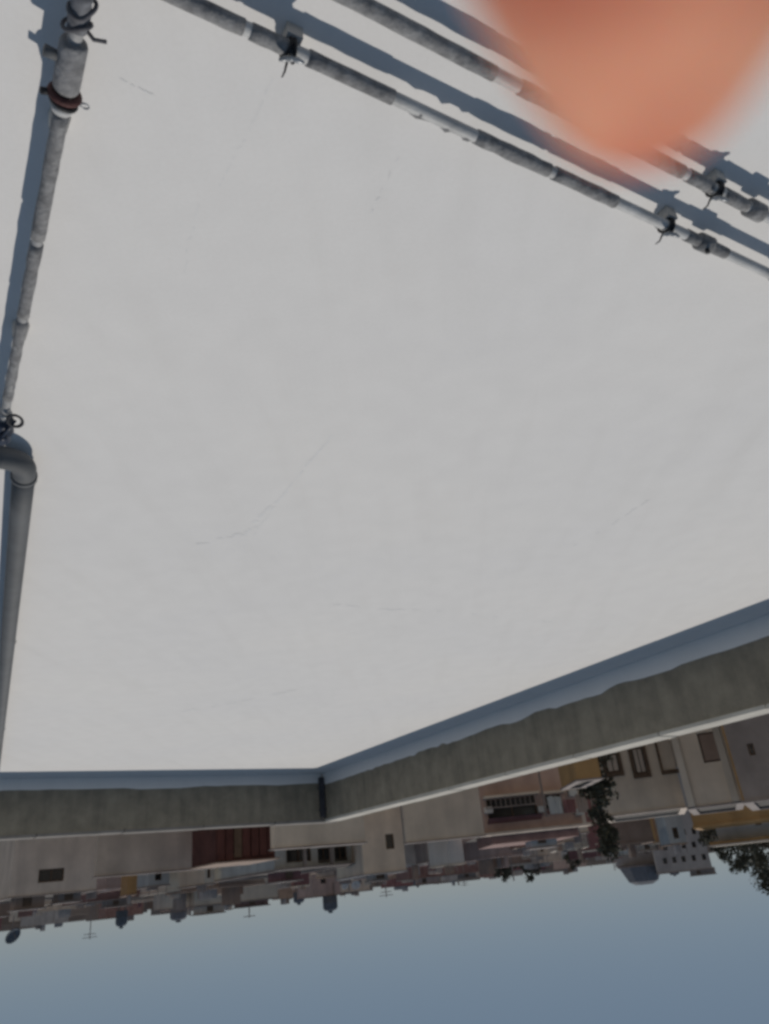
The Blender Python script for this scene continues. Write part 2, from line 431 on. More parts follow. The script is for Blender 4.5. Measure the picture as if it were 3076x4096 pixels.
bm = new(); tube(bm, [Vector((GV.x, GV.y, 0.0005)), GV - UP * 0.02], 0.02, 10); make('support_block', bm, BLOCK, tv)

# thick drain pipe with elbow
EC = Vector((1.312, 2.366, 0.062)); TC = (Vector((2.03, 3.714, 0.062)) - EC).normalized()
SC = -E2
tc_ = thing('drain_pipe', 'thick dark grey drain pipe with elbow bend running along the picture edge', 'pipe', Vector((EC.x, EC.y, 0)))
RC = 0.041
bend = []
p_in = EC + SC * 0.075; p_out = EC + TC * 0.075
for i in range(11):
    f = i / 10; bend.append(p_in * (1 - f) ** 2 + EC * 2 * f * (1 - f) + p_out * f * f)
bm = new(); tube(bm, [p_out + TC * 0.02 * 0 + TC * (0.3 * i) for i in range(24)], RC, 22); make('pipe_run', bm, PVC, tc_, True)
bm = new(); tube(bm, [p_in + SC * 0.03] + bend + [p_out + TC * 0.03], RC * 1.05, 22); make('elbow', bm, PVC, tc_, True)
bm = new(); tube(bm, [p_out + TC * 0.028, p_out + TC * 0.046], RC * 1.17, 22); make('socket_collar', bm, PVC, tc_, True)
bm = new(); tube(bm, [p_in + SC * 0.02, p_in + SC * 1.8], RC, 22); make('pipe_run', bm, PVC, tc_, True)
for k in (0.25, 2.4, 5.0):
    c = EC + TC * k; bm = new(); tube(bm, [Vector((c.x, c.y, 0.0005)), Vector((c.x, c.y, 0.03))], [0.05, 0.04], 12); make('support_block', bm, BLOCK, tc_)

# ---------------------------------------------------------------- the town
TOWN = {
    'brown_edge': (34.6, 61.68, 3.90, 8.79, 0.94, [(6.43, 7.26, -0.23, 0.32)]),
    'window_left': (34.6, 45.24, 6.31, 10.46, 0.34, [(7.58, 8.81, -0.82, -0.2)]),
    'low_left': (34.6, 38.31, 8.80, 14.42, 0.01, []),
    'brick_left': (34.6, 63.46, 14.14, 22.39, 0.57, [(16.24, 16.92, -0.52, 0.01), (18.82, 19.53, -0.48, 0.07)]),
    'cream_mid': (34.6, 53.81, 18.74, 24.69, 1.61, [(19.51, 19.93, -0.17, 0.28), (21.31, 21.78, -0.18, 0.25)]),
    'red_hut': (34.6, 33.25, 12.47, 15.18, 0.05, []),
    'veranda': (34.6, 39.10, 17.79, 22.70, 0.35, [(18.49, 19.94, -0.67, 0.06), (20.32, 21.1, -0.53, 0.21), (21.33, 22.12, -0.54, 0.19)]),
    'low_mid': (34.6, 27.45, 12.55, 16.38, 0.01, []),
    'narrow_win': (14.5, 41.10, 7.58, 9.77, 0.99, [(8.83, 9.27, -0.76, -0.05)]),
    'long_wall': (10.3, 33.24, 5.50, 8.81, 0.11, []),
    'loggia': (4.3, 40.06, 6.26, 11.21, -0.21, [(6.54, 9.05, -1.76, -0.74), (9.51, 10.38, -1.7, -0.92)]),
    'ochre_hut': (2.0, 26.16, 6.28, 7.10, -0.90, []),
    'brick_mid': (10.3, 82.20, 13.52, 21.16, 1.23, [(14.72, 15.67, -1.3, -0.45), (17.35, 18.21, -1.2, -0.35), (19.66, 20.53, -1.08, -0.22)]),
    'brick_right': (4.8, 90.01, 15.16, 22.92, 0.77, [(16.56, 17.58, -1.27, -0.44), (19.41, 20.43, -1.19, -0.36)]),
    'tank_tower': (34.6, 63.61, 32.42, 35.08, 1.86, [(33.2, 33.73, 0.27, 0.91)]),
    'beige_windows': (-15.9, 33.00, -1.79, 1.31, -0.02, [(-1.33, -0.76, -2.3, -1.57), (-0.24, 0.25, -2.4, -1.39), (0.83, 1.61, -2.59, -1.4)]),
    'pilaster': (-20.2, 29.00, -0.95, 0.75, 0.24, [(-0.09, 0.61, -2.07, -1.09)]),
    'dark_right': (-23.9, 25.00, -0.91, 0.86, 0.44, [(-0.43, -0.26, -1.07, -0.74)]),
    'ochre_terrace': (-22.4, 47.00, -3.34, 2.54, 0.29, [(-3.07, -2.79, -0.72, -0.31), (-2.51, -2.28, -0.65, -0.24)]),
    'pale_upper': (-23.1, 54.00, -3.28, 1.96, 1.13, [(-2.03, -1.65, 0.06, 0.41), (-1.0, -0.64, 0.13, 0.48)]),
    'many_windows': (-14.4, 111.87, 2.03, 8.62, 3.49, [(3.75, 4.26, -1.28, -0.57), (4.91, 5.41, -1.26, -0.56), (6.06, 6.56, -1.25, -0.55), (7.31, 7.81, -1.23, -0.53), (8.56, 9.05, -1.21, -0.52), (3.36, 3.87, 0.28, 0.98), (4.51, 5.01, 0.3, 0.99), (5.65, 6.15, 0.31, 1.0), (6.9, 7.4, 0.32, 1.01), (8.14, 8.64, 0.33, 1.01), (2.98, 3.48, 1.83, 2.51), (4.12, 4.62, 1.83, 2.52), (5.25, 5.75, 1.84, 2.52), (6.5, 6.99, 1.85, 2.53), (7.73, 8.22, 1.85, 2.53)]),
    'many_windows_low': (-11.4, 117.85, 3.35, 8.51, 2.28, [(4.68, 5.17, -1.39, -0.7), (6.05, 6.54, -1.38, -0.69), (7.54, 8.02, -1.36, -0.67), (4.28, 4.77, 0.33, 1.01), (5.65, 6.13, 0.34, 1.02), (7.13, 7.61, 0.35, 1.03)]),
    'maroon_mid': (-10.3, 69.89, 0.73, 6.90, 0.56, [(2.25, 2.8, -0.91, -0.39), (4.12, 4.56, -0.86, -0.38), (5.81, 6.28, -0.89, -0.41)]),
}
SPOT = {
    'dish_edge': (59.36, 8.73, 1.62),
    'antenna_left': (68.25, 15.56, 0.09),
    'tank_blue': (72.55, 19.02, 1.19),
    'tank_grey': (75.99, 25.00, 1.38),
    'mast_mid': (69.16, 29.02, 1.25),
    'tank_mid': (70.07, 34.27, 1.33),
    'tank_tower': (63.93, 34.20, 1.81),
    'tank_small': (71.17, 48.28, 1.05),
    'kiosk': (77.97, 89.90, 2.38),
    'tree_a': (76.50, 64.40, 0.41),
    'tree_b': (71.39, 64.18, 0.77),
    'tree_c': (84.98, 84.73, 0.58),
    'tree_d': (20.35, 22.04, -0.87),
    'tree_e': (48.79, 69.60, 0.27),
    'tree_f': (44.36, 66.58, 0.55),
    'tree_g': (41.58, 65.99, 0.80),
    'dish_w1': (66.32, 37.12, 0.76),
    'dish_w2': (68.45, 39.44, 1.02),
    'laundry': (28.44, 27.41, -0.83),
    'spike': (50.90, 31.76, 0.73),
    'antenna_b': (71.57, 54.57, 1.15),
    'tank_r': (71.04, 87.88, 3.37),
    'rail': (25.28, 39.63, -0.27),
}
HUTS = [
    (15.9, 53.17, 15.57, 16.15, 0.44, 'dark', 'the long beige wall'),
    (23.5, 44.80, 21.30, 22.27, 0.83, 'white', 'the long beige wall'),
    (17.9, 66.61, 25.58, 27.25, 0.13, 'brick', 'the long beige wall'),
    (22.7, 61.90, 31.91, 33.07, 0.05, 'ochre', 'the loggia'),
    (9.6, 64.43, 17.17, 18.78, -0.10, 'pale', 'the loggia'),
    (0.4, 56.20, 6.86, 8.10, 0.12, 'maroon', 'the loggia'),
    (19.2, 59.80, 30.67, 31.57, 0.65, 'tan', 'the loggia'),
    (-3.1, 56.04, 5.93, 6.96, 0.15, 'cream', 'the loggia'),
    (2.2, 51.04, 10.84, 12.11, 0.19, 'tan', 'the dark pointed tree'),
    (14.6, 43.62, 20.90, 21.44, -0.06, 'cream', 'the dark pointed tree'),
    (6.9, 66.91, 22.60, 24.19, 0.58, 'dark', 'the dark pointed tree'),
    (16.2, 61.41, 33.92, 35.36, 0.11, 'white', 'the house of three tall windows'),
    (5.9, 60.22, 21.63, 22.90, 0.32, 'brick', 'the house of three tall windows'),
    (3.8, 66.12, 23.29, 24.29, 0.64, 'ochre', 'the house of three tall windows'),
    (-4.5, 54.08, 11.62, 12.68, 0.99, 'pale', 'the house of three tall windows'),
    (23.9, 67.40, 16.36, 18.15, 0.51, 'pale', 'the veranda house'),
    (16.9, 57.21, 8.33, 9.16, 1.03, 'maroon', 'the veranda house'),
    (34.1, 55.09, 29.32, 30.79, 0.58, 'tan', 'the veranda house'),
    (44.2, 43.09, 24.29, 24.96, 0.52, 'cream', 'the red hut'),
    (23.8, 54.53, 9.78, 10.83, 1.05, 'dark', 'the red hut'),
    (19.9, 68.77, 8.64, 10.30, 0.17, 'white', 'the red hut'),
    (35.3, 64.40, 28.76, 29.86, 0.74, 'brick', 'the red hut'),
    (38.8, 67.62, 21.13, 22.35, 0.23, 'brick', 'the low blank wall'),
    (26.7, 48.36, 5.96, 6.47, 0.68, 'ochre', 'the low blank wall'),
    (40.0, 50.83, 20.16, 21.55, 0.22, 'pale', 'the low blank wall'),
    (38.6, 65.37, 26.62, 28.07, 0.02, 'maroon', 'the low blank wall'),
]
FAR = [
    (34.6, 54.6, 5.2, 6.9, 0.00, 'grey', 'the dish at the left edge'),
    (35.6, 85.3, 8.5, 10.8, 0.34, 'pinkish', 'the dish at the left edge'),
    (33.5, 131.4, 12.8, 16.4, -0.36, 'brown', 'the dish at the left edge'),
    (51.9, 182.1, 80.4, 84.9, -0.20, 'maroon', 'the dish at the left edge'),
    (48.5, 56.1, 24.2, 26.2, -0.08, 'brick', 'the dark square window'),
    (39.6, 84.4, 19.8, 23.3, -0.00, 'cream', 'the dark square window'),
    (47.7, 121.2, 51.3, 58.0, 0.07, 'tan', 'the dark square window'),
    (38.5, 183.5, 42.8, 50.5, -0.79, 'grey', 'the dark square window'),
    (44.1, 52.0, 22.2, 24.4, -0.01, 'pinkish', 'the dark brick house'),
    (45.5, 82.5, 35.9, 38.3, 0.01, 'brown', 'the dark brick house'),
    (33.3, 136.3, 31.3, 37.3, -0.26, 'maroon', 'the dark brick house'),
    (33.9, 186.0, 43.0, 50.8, -0.06, 'brick', 'the dark brick house'),
    (39.5, 51.4, 22.0, 24.0, 0.49, 'cream', 'the cream house'),
    (31.9, 84.8, 20.0, 22.7, 0.56, 'tan', 'the cream house'),
    (38.5, 118.2, 50.4, 54.9, 0.63, 'grey', 'the cream house'),
    (39.5, 199.3, 83.1, 95.2, 1.48, 'pinkish', 'the cream house'),
    (42.3, 45.4, 24.6, 27.8, 0.65, 'brown', 'the red hut'),
    (27.4, 98.8, 22.5, 27.0, 0.26, 'maroon', 'the red hut'),
    (25.5, 146.6, 34.0, 38.9, 0.86, 'brick', 'the red hut'),
    (36.8, 185.3, 79.8, 85.4, 0.67, 'cream', 'the red hut'),
    (22.2, 61.9, 14.1, 16.6, 0.11, 'tan', 'the round water tower'),
    (24.5, 85.1, 19.0, 23.2, 0.68, 'grey', 'the round water tower'),
    (13.4, 142.2, 11.6, 17.6, 0.60, 'pinkish', 'the round water tower'),
    (22.4, 188.5, 41.9, 51.4, 0.93, 'brown', 'the round water tower'),
    (34.5, 50.0, 27.6, 30.1, 0.05, 'maroon', 'the white dishes'),
    (19.7, 91.2, 20.7, 24.4, 0.27, 'brick', 'the white dishes'),
    (17.6, 123.2, 28.3, 32.5, 0.22, 'cream', 'the white dishes'),
    (28.6, 188.9, 79.7, 87.5, 1.27, 'tan', 'the white dishes'),
    (6.1, 58.4, 5.0, 7.2, 0.34, 'grey', 'the narrow dark window'),
    (16.9, 92.1, 21.3, 24.4, 0.53, 'pinkish', 'the narrow dark window'),
    (29.7, 117.4, 63.7, 71.4, 0.54, 'brown', 'the narrow dark window'),
    (30.6, 183.2, 99.6, 110.7, -0.12, 'maroon', 'the narrow dark window'),
    (11.8, 61.4, 13.5, 17.1, 0.36, 'brick', 'the long beige wall'),
    (4.6, 85.9, 7.6, 10.1, 0.73, 'cream', 'the long beige wall'),
    (26.3, 130.4, 71.6, 78.3, 0.49, 'tan', 'the long beige wall'),
    (3.8, 226.8, 20.4, 26.1, 1.24, 'grey', 'the long beige wall'),
    (23.6, 51.3, 28.4, 30.9, 0.46, 'pinkish', 'the loggia'),
    (19.0, 93.4, 38.6, 44.3, 0.13, 'brown', 'the loggia'),
    (22.5, 129.2, 70.1, 78.2, 1.27, 'maroon', 'the loggia'),
    (18.1, 173.8, 72.7, 81.5, 0.97, 'brick', 'the loggia'),
    (-4.2, 58.9, 5.3, 7.4, 0.42, 'cream', 'the dark pointed tree'),
    (21.2, 79.0, 44.1, 46.9, 0.88, 'tan', 'the dark pointed tree'),
    (18.3, 118.4, 65.8, 70.9, 0.38, 'grey', 'the dark pointed tree'),
    (13.6, 205.7, 87.8, 94.2, 1.43, 'pinkish', 'the dark pointed tree'),
    (-8.1, 57.8, 4.9, 7.7, 0.55, 'brown', 'the house of many windows'),
    (17.0, 84.3, 46.5, 51.2, 0.81, 'maroon', 'the house of many windows'),
    (-1.2, 133.7, 31.5, 35.4, 1.38, 'brick', 'the house of many windows'),
    (-7.9, 217.5, 17.6, 28.0, 0.62, 'cream', 'the house of many windows'),
]

def house(key, name, label, cat, wm, depth=9.0, frame='frame', lip=0.14, lipm=None, pane=True, group=None, roof_rim=True):
    yaw, d, s0, s1, zt, ops = TOWN[key]; face(yaw)
    return house_at(d, s0, s1, zt, ops, name, label, cat, wm, depth, frame, lip, lipm, pane, group)
def house_at(d, s0, s1, zt, ops, name, label, cat, wm, depth=9.0, frame='frame', lip=0.14, lipm=None, pane=True, group=None):
    t = thing(name, label, cat, W(d, (s0 + s1) / 2, GROUND_Z), group)
    z0 = GROUND_Z + 0.005
    ops = [o for o in ops if o[0] > s0 + 0.05 and o[1] < s1 - 0.05 and o[3] < zt - 0.05]
    bm = new(); rev = 0.16
    ss = sorted({s0, s1, *[v for o in ops for v in o[:2]]}); zz = sorted({z0, zt, *[v for o in ops for v in o[2:]]})
    for a, b in zip(ss, ss[1:]):
        for c, e in zip(zz, zz[1:]):
            if any(o[0] <= a and b <= o[1] and o[2] <= c and e <= o[3] for o in ops): continue
            quad(bm, W(d, a, c), W(d, b, c), W(d, b, e), W(d, a, e))
    for a, b, c, e in ops:
        quad(bm, W(d, a, c), W(d, b, c), W(d + rev, b, c), W(d + rev, a, c)); quad(bm, W(d, a, e), W(d, b, e), W(d + rev, b, e), W(d + rev, a, e))
        quad(bm, W(d, a, c), W(d, a, e), W(d + rev, a, e), W(d + rev, a, c)); quad(bm, W(d, b, c), W(d, b, e), W(d + rev, b, e), W(d + rev, b, c))
    D = d + depth
    quad(bm, W(d, s0, z0), W(D, s0, z0), W(D, s0, zt), W(d, s0, zt)); quad(bm, W(d, s1, z0), W(D, s1, z0), W(D, s1, zt), W(d, s1, zt))
    quad(bm, W(D, s0, z0), W(D, s1, z0), W(D, s1, zt), W(D, s0, zt))
    make('wall', bm, WALLC[wm], t)
    if depth > 1: bm = new(); box(bm, d + 0.02, D - 0.02, s0 + 0.02, s1 - 0.02, zt - 0.30, zt - 0.04); make('roof', bm, ROOFTOP, t)
    else: bm = new(); box(bm, d + 0.02, D - 0.02, s0 + 0.02, s1 - 0.02, zt - 0.1, zt - 0.02); make('wall_top', bm, ROOFTOP, t)
    if lip:
        bm = new(); e = 0.06
        if depth < 1: box(bm, d - e, D + e, s0 - e, s1 + e, zt - 0.01, zt + lip * 0.5)
        for a in () if depth < 1 else ((d - e, d + 0.2, s0 - e, s1 + e), (D - 0.2, D + e, s0 - e, s1 + e), (d + 0.2, D - 0.2, s0 - e, s0 + 0.2), (d + 0.2, D - 0.2, s1 - 0.2, s1 + e)):
            box(bm, *a, zt - 0.01, zt + lip * 0.5)
        make('roof_rim', bm, WALLC[lipm or 'dark'], t)
    for a, b, c, e in ops:
        bm = new(); f = 0.055
        for q in ((a, b, c, c + f), (a, b, e - f, e), (a, a + f, c + f, e - f), (b - f, b, c + f, e - f)):
            box(bm, d + 0.07, d + 0.13, q[0] + .001, q[1] - .001, q[2] + .001, q[3] - .001)
        if b - a > 0.6: box(bm, d + 0.075, d + 0.125, (a + b) / 2 - 0.025, (a + b) / 2 + 0.025, c + f, e - f)
        w = make('window', bm, WALLC[frame], t)
        bm = new(); quad(bm, W(d + 0.14, a, c), W(d + 0.14, b, c), W(d + 0.14, b, e), W(d + 0.14, a, e)); make('pane', bm, GLASS, w)
    return t

house('brown_edge', 'house', 'brown house at the far left edge below the round dish', 'house', 'brown')
house('window_left', 'house', 'plain grey-brown house with one dark square window near its roof', 'house', 'blank', lip=0.1)
house('low_left', 'yard_parapet', 'low blank light brown wall between the dark window and the red hut', 'wall', 'tan', 0.4, lip=0.1)
house('brick_left', 'brick_house', 'dark red-brown brick house behind the low blank wall on the left', 'house', 'brick')
house('cream_mid', 'house', 'cream house just behind the red hut', 'house', 'cream')
t = house('red_hut', 'metal_hut', 'dark red hut clad in upright metal sheets behind the far parapet', 'hut', 'red', 3.0, lip=0)
_y, d, s0, s1, zt, _ = TOWN['red_hut']
n = 7
for i in range(n):
    a = s0 + (s1 - s0) * i / n; b = s0 + (s1 - s0) * (i + 1) / n
    bm = new(); g = random.uniform(0, 0.05)
    box(bm, d - 0.06 - g, d - 0.012, a + 0.03, b - 0.03, -3.0, zt - random.uniform(0.0, 0.05) - (0 if i < 2 else 0.12))
    make('cladding_sheet', bm, WALLC['red'] if i != 2 else WALLC['frame'], t)
bm = new(); box(bm, d - 0.3, d + 3.2, s0 - 0.1, s1 + 0.1, zt, zt + 0.06); make('roof_sheet', bm, WALLC['brown'], t)

t = house('veranda', 'veranda_house', 'pale house with wide dark veranda openings right of the red hut', 'house', 'pale', lipm='dark', lip=0.2)
_y, d, s0, s1, zt, _ = TOWN['veranda']
bm = new(); box(bm, d - 0.9, d - 0.005, s0 - 0.1, s1 + 0.1, zt - 0.03, zt + 0.06); make('canopy', bm, WALLC['dark'], t)
for f in (0.28, 0.6, 0.985):
    s = s0 + (s1 - s0) * f; bm = new(); box(bm, d - 0.85, d - 0.7, s - 0.08, s + 0.08, GROUND_Z, zt - 0.032); make('post', bm, WALLC['dark'], t)
house('low_mid', 'yard_parapet', 'low beige wall directly behind the parapet corner', 'wall', 'beige', 0.4, lip=0.08)
house('narrow_win', 'house', 'beige house with one narrow dark upright window right of the parapet corner', 'house', 'beige', lipm='grey')
house('long_wall', 'yard_parapet', 'long bare beige wall left of the dark loggia', 'wall', 'beige', 0.4, lip=0.08)
t = house('loggia', 'loggia_house', 'pinkish house with wide dark loggia opening and projecting roof', 'house', 'pinkish', lip=0)
_y, d, s0, s1, zt, _ = TOWN['loggia']
bm = new(); box(bm, d - 0.7, d + 0.395, s0 - 0.2, s1 + 0.3, zt, zt + 0.12); make('roof_slab', bm, WALLC['tan'], t)
bm = new(); box(bm, d + 0.4, d + 6.0, s0 + 0.4, s1 - 0.2, zt - 0.03, zt + 0.5); make('roof_parapet', bm, WALLC['brick'], t)
ops = TOWN['loggia'][5]
for k, (a, b, c, e) in enumerate(ops):
    bm = new(); box(bm, d - 0.55, d - 0.004, a - .15, b + .15, c - .14, c - .02); make('balcony_slab', bm, WALLC['cream'], t)
    n_ = max(4, int((b - a) / .22))
    for i in range(n_ + 1):
        s = a - .1 + (b - a + .2) * i / n_; bm = new(); box(bm, d - .52, d - .49, s - .015, s + .015, c - .02, c + .42); make('baluster', bm, WALLC['dark'], t)
    bm = new(); box(bm, d - .54, d - .47, a - .14, b + .14, c + .42, c + .47); make('handrail', bm, WALLC['dark'], t)
    bm = new(); quad(bm, W(d - .02, a - .1, e + .12), W(d - .02, b + .1, e + .12), W(d - .6, b + .1, e - .08), W(d - .6, a - .1, e - .08))
    quad(bm, W(d - .02, a - .1, e + .09), W(d - .02, b + .1, e + .09), W(d - .6, b + .1, e - .11), W(d - .6, a - .1, e - .11)); make('awning', bm, WALLC[('maroon', 'brick')[k % 2]], t)
for f, z_ in ((.02, -1.2), (.56, -1.0), (.93, -.7), (.9, -1.6)):
    s = s0 + (s1 - s0) * f; bm = new(); box(bm, d - .32, d - .004, s, s + .42, zt + z_, zt + z_ + .3, .02); make('cooling_unit', bm, WALLC[('white', 'pale')[int(f * 10) % 2]], t)
house('ochre_hut', 'stair_hut', 'small orange-ochre stair hut just beyond the long parapet', 'hut', 'ochre', 2.5, lip=0.1)
house('brick_mid', 'brick_house', 'red-brown brick house with three windows behind the long beige wall', 'house', 'brick')
house('brick_right', 'brick_house', 'brown brick house with two windows behind the loggia house', 'house', 'brown')
house('tank_tower', 'stair_tower', 'pinkish stair tower carrying the round water tank', 'tower', 'pinkish', 3.0)
t = house('beige_windows', 'beige_house', 'beige house with three tall brown-framed windows beyond the long parapet', 'house', 'beige', 5.0, lip=0.12, lipm='tan')
_y, d, s0, s1, zt, ops = TOWN['beige_windows']
for a, b, c, e in ops:
    bm = new(); f = 0.10
    for q in ((a - f, a - .002, c, e), (b + .002, b + f, c, e), (a - f, b + f, e + .002, e + f * 1.6)):
        box(bm, d - 0.05, d - 0.003, *q)
    make('window_surround', bm, WALLC['frame'], t)
    bm = new(); k = max(2, int((b - a) / 0.35))
    for i in range(k):
        q0 = a + 0.07 + (b - a - 0.14) * i / k; q1 = a + 0.07 + (b - a - 0.14) * (i + 1) / k
        box(bm, d + 0.03, d + 0.06, q0 + 0.02, q1 - 0.02, c + 0.07, e - 0.07)
    make('shutter', bm, WALLC['tan'], t)
t = house('pilaster', 'beige_house', 'tall beige house with flat pilasters and one brown door panel near the picture edge', 'house', 'beige', 5.0, lip=0.1)
_y, d, s0, s1, zt, ops = TOWN['pilaster']
for f0, f1 in ((0.0, 0.13), (0.82, 0.95)):
    bm = new(); box(bm, d - 0.12, d - 0.003, s0 + (s1 - s0) * f0, s0 + (s1 - s0) * f1, -8, zt - 0.02); make('pilaster', bm, WALLC['cream'], t)
for a, b, c, e in ops:
    bm = new(); box(bm, d + 0.02, d + 0.06, a + 0.06, b - 0.06, c + 0.06, e - 0.06); make('door_panel', bm, WALLC['brown'], t)
house('dark_right', 'house', 'dark grey-brown house with one tiny window at the picture edge', 'house', 'dark', 6.0, lip=0.1)
t = house('ochre_terrace', 'ochre_house', 'ochre house with orange terrace wall behind the dark edge house', 'house', 'ochre', 5.0, lip=0.3, lipm='ochre')
t = house('pale_upper', 'house', 'pale grey house with brown eaves above the orange terrace', 'house', 'pale', 6.0, lip=0)
_y, d, s0, s1, zt, _ = TOWN['pale_upper']
bm = new(); box(bm, d - 1.0, d + 6.4, s0 - 0.5, s1, zt, zt + 0.16); ev = make('eaves', bm, WALLC['ochre'], t)
bm = new(); box(bm, d - 1.06, d + 6.4, s0 - 0.56, s1, zt + 0.163, zt + 0.26); make('roof_edge', bm, WALLC['cream'], t)
house('many_windows', 'apartment_block', 'grey block with rows of small windows standing highest on the skyline', 'building', 'grey', 14.0, lip=0.3, lipm='dark')
house('many_windows_low', 'apartment_block', 'lower grey block with a trapezoid kiosk on its roof beside the highest block', 'building', 'grey', 12.0, lip=0.3, lipm='dark')
house('maroon_mid', 'house', 'maroon house between the dark pointed tree and the highest block', 'house', 'maroon')

# houses of the far skyline
PLACE = ('nearest', 'second', 'third', 'farthest')
for i, (yaw, d, s0, s1, zt, colr, mark) in enumerate(FAR):
    face(yaw)
    w = s1 - s0; ops = []; j = i % 4
    if j < 3:
        k = 3 + (i % 3)
        for q in range(k):
            a = s0 + w * (q + 0.5 + random.uniform(-.15, .15)) / k - 0.4; ops.append((a, a + random.uniform(.5, 1.0), zt - random.uniform(1.2, 1.8), zt - random.uniform(.45, .7)))
        ops = [o for n_, o in enumerate(ops) if n_ == 0 or o[0] > ops[n_ - 1][1] + .1]
    if j == 3: zt = max(zt, 1.2 + 0.25 * (i % 4))
    t = house_at(d, s0, s1, zt, ops, 'far_house', f'{PLACE[j]} far {colr} house on the skyline beyond {mark}', 'house', colr, 7.0, lip=0.25, group='far houses on the skyline', lipm=colr)
    for q in range(random.choice((2, 3, 4, 5))):         # stair heads and low walls on its roof
        a = s0 + random.uniform(.05, .8) * w; ww = random.uniform(.04, .18) * w; hh = random.uniform(.2, 1.25) * (1 if j < 3 else 1.3); dd = d + random.uniform(.6, 3)
        bm = new(); box(bm, dd, dd + 1.6, a, min(a + ww, s1 - .1), zt - .045, zt + hh); make('stair_head', bm, WALLC[random.choice(('dark', 'grey', 'brown', colr, 'tan'))], t)
    if i % 3 == 0:
        a = s0 + random.uniform(.2, .8) * w
        bm = new(); tube(bm, [W(d + 1.5, a, zt - .05), W(d + 1.5, a, zt + random.uniform(1.0, 1.8))], 0.05, 6); make('aerial', bm, WALLC['dark'], t)

# small huts and half-built storeys in the clutter between
for i, (yaw, d, s0, s1, zt, colr, mark) in enumerate(HUTS):
    face(yaw); w = s1 - s0
    ops = [(s0 + w * .3, s0 + w * .62, zt - 0.95, zt - 0.3)] if i % 3 != 1 and w > .6 else []
    t = house_at(d, s0, s1, zt, ops, 'roof_hut', f'small {colr} hut low in the clutter beyond {mark}', 'hut', colr, 3.0, lip=0.12, group='small huts among the roofs', lipm=('dark', 'cream', 'brown')[i % 3])
    bm = new(); a = s0 + w * random.uniform(.1, .6); box(bm, d + .5, d + 1.3, a, a + w * .3, zt - .045, zt + random.uniform(.2, .6)); make('roof_box', bm, WALLC[('dark', 'brown', 'grey')[i % 3]], t)
    for q in range(3):                                     # starter bars left standing out of the roof
        p = W(d + .15, s0 + w * (.1 + .4 * q), zt); bm = new(); tube(bm, [p - UP * .05, p + UP * random.uniform(.3, .8)], 0.025, 5); make('starter_bar', bm, WALLC['dark'], t)

# the mass of town behind them
face()
bm = new()
for i in range(240):
    a = math.radians(-38 + 90 * i / 240) + random.uniform(-.01, .01); r = random.uniform(300, 520)
    p = Vector((-math.sin(a) * r, math.cos(a) * r, 0)); w = random.uniform(7, 16)
    d, s = p.dot(E1), p.dot(E2)
    box(bm, d, d + w, s, s + w * random.uniform(.8, 1.6), GROUND_Z, random.uniform(-1.0, 3.4))
tag(make('distant_town', bm, mat('far_town', (0.27, 0.22, 0.19), 0.35, 0.03)), 'far brown mass of flat roofs along the horizon', 'town', kind='stuff')

# ---------------------------------------------------------------- roof clutter of the town
TANKB = mat('tank_blue', (0.13, 0.145, 0.165), 0.15, 3.0, 0.9, spec=0.1)
TANKG = mat('tank_grey', (0.2, 0.2, 0.21), 0.15, 3.0, 0.95, spec=0.05)
def tank(key, label, m, r, h, legs=0.3, drop=0.0):
    d, s, z = SPOT[key]; p = W(d, s, z - drop)
    t = thing('water_tank', label, 'tank', p, 'roof water tanks')
    bm = new(); lathe(bm, p + UP * legs, [(r * .96, 0), (r, h * .06), (r, h * .4), (r * 1.03, h * .42), (r, h * .46), (r, h * .78), (r * .8, h * .93), (r * .3, h), (r * .28, h * 1.05)], 22); make('tank_body', bm, m, t, True)
    bm = new(); lathe(bm, p + UP * (legs + h * 1.05), [(r * .34, 0), (r * .34, .05), (r * .1, .1)], 14); make('lid', bm, m, t, True)
    for a in range(4):
        q = p + Vector((math.cos(a * 1.571 + .5), math.sin(a * 1.571 + .5), 0)) * r * .75
        bm = new(); tube(bm, [q - UP * 0.9, q + UP * (legs + .02)], 0.05, 6); make('leg', bm, WALLC['dark'], t)
def mast(key, label, h, bars, name='antenna', drop=0.6, r=0.035):
    d, s, z = SPOT[key]; p = W(d, s, z - drop); t = thing(name, label, 'antenna', p)
    bm = new(); tube(bm, [p, p + UP * (h + drop)], r, 7); make('mast', bm, WALLC['dark'], t)
    for i in range(bars):
        q = p + UP * (h + drop - 0.12 - 0.22 * i); L = 0.55 - 0.1 * i
        bm = new(); tube(bm, [q - E2 * L, q + E2 * L], r * .7, 6); make('crossbar', bm, WALLC['dark'], t)
def dish(key, label, r, m, h=0.7, yaw=0.0, drop=0.6):
    d, s, z = SPOT[key]; p = W(d, s, z - drop); t = thing('satellite_dish', label, 'dish', p)
    bm = new(); tube(bm, [p, p + UP * (h + drop)], 0.04, 7); make('mast', bm, WALLC['dark'], t)
    ax = (-E1 * math.cos(yaw) + E2 * math.sin(yaw) + UP * 0.6).normalized(); c = p + UP * (h + drop)
    bm = new(); lathe(bm, c, [(r * k / 6, 0.28 * r * (k / 6) ** 2) for k in range(7)] + [(r * k / 6 - .0, 0.28 * r * (k / 6) ** 2 - 0.03) for k in range(6, -1, -1)], 22, ax); make('reflector', bm, m, t, True)
    bm = new(); tube(bm, [c - UP * r * .7 + ax * 0.1 * r, c + ax * r * .9], 0.02, 6); make('feed_arm', bm, WALLC['dark'], t)
tank('tank_blue', 'blue-grey water tank on the skyline right of the left antenna', TANKB, 0.48, 1.2, 0.25, .1)
tank('tank_grey', 'grey water tank on the skyline left of the red hut', TANKG, 0.75, 1.15, 0.2, .1)
tank('tank_mid', 'bluish water tank between the lone mast and the tank tower', TANKB, 0.5, 0.95, 0.1, .1)
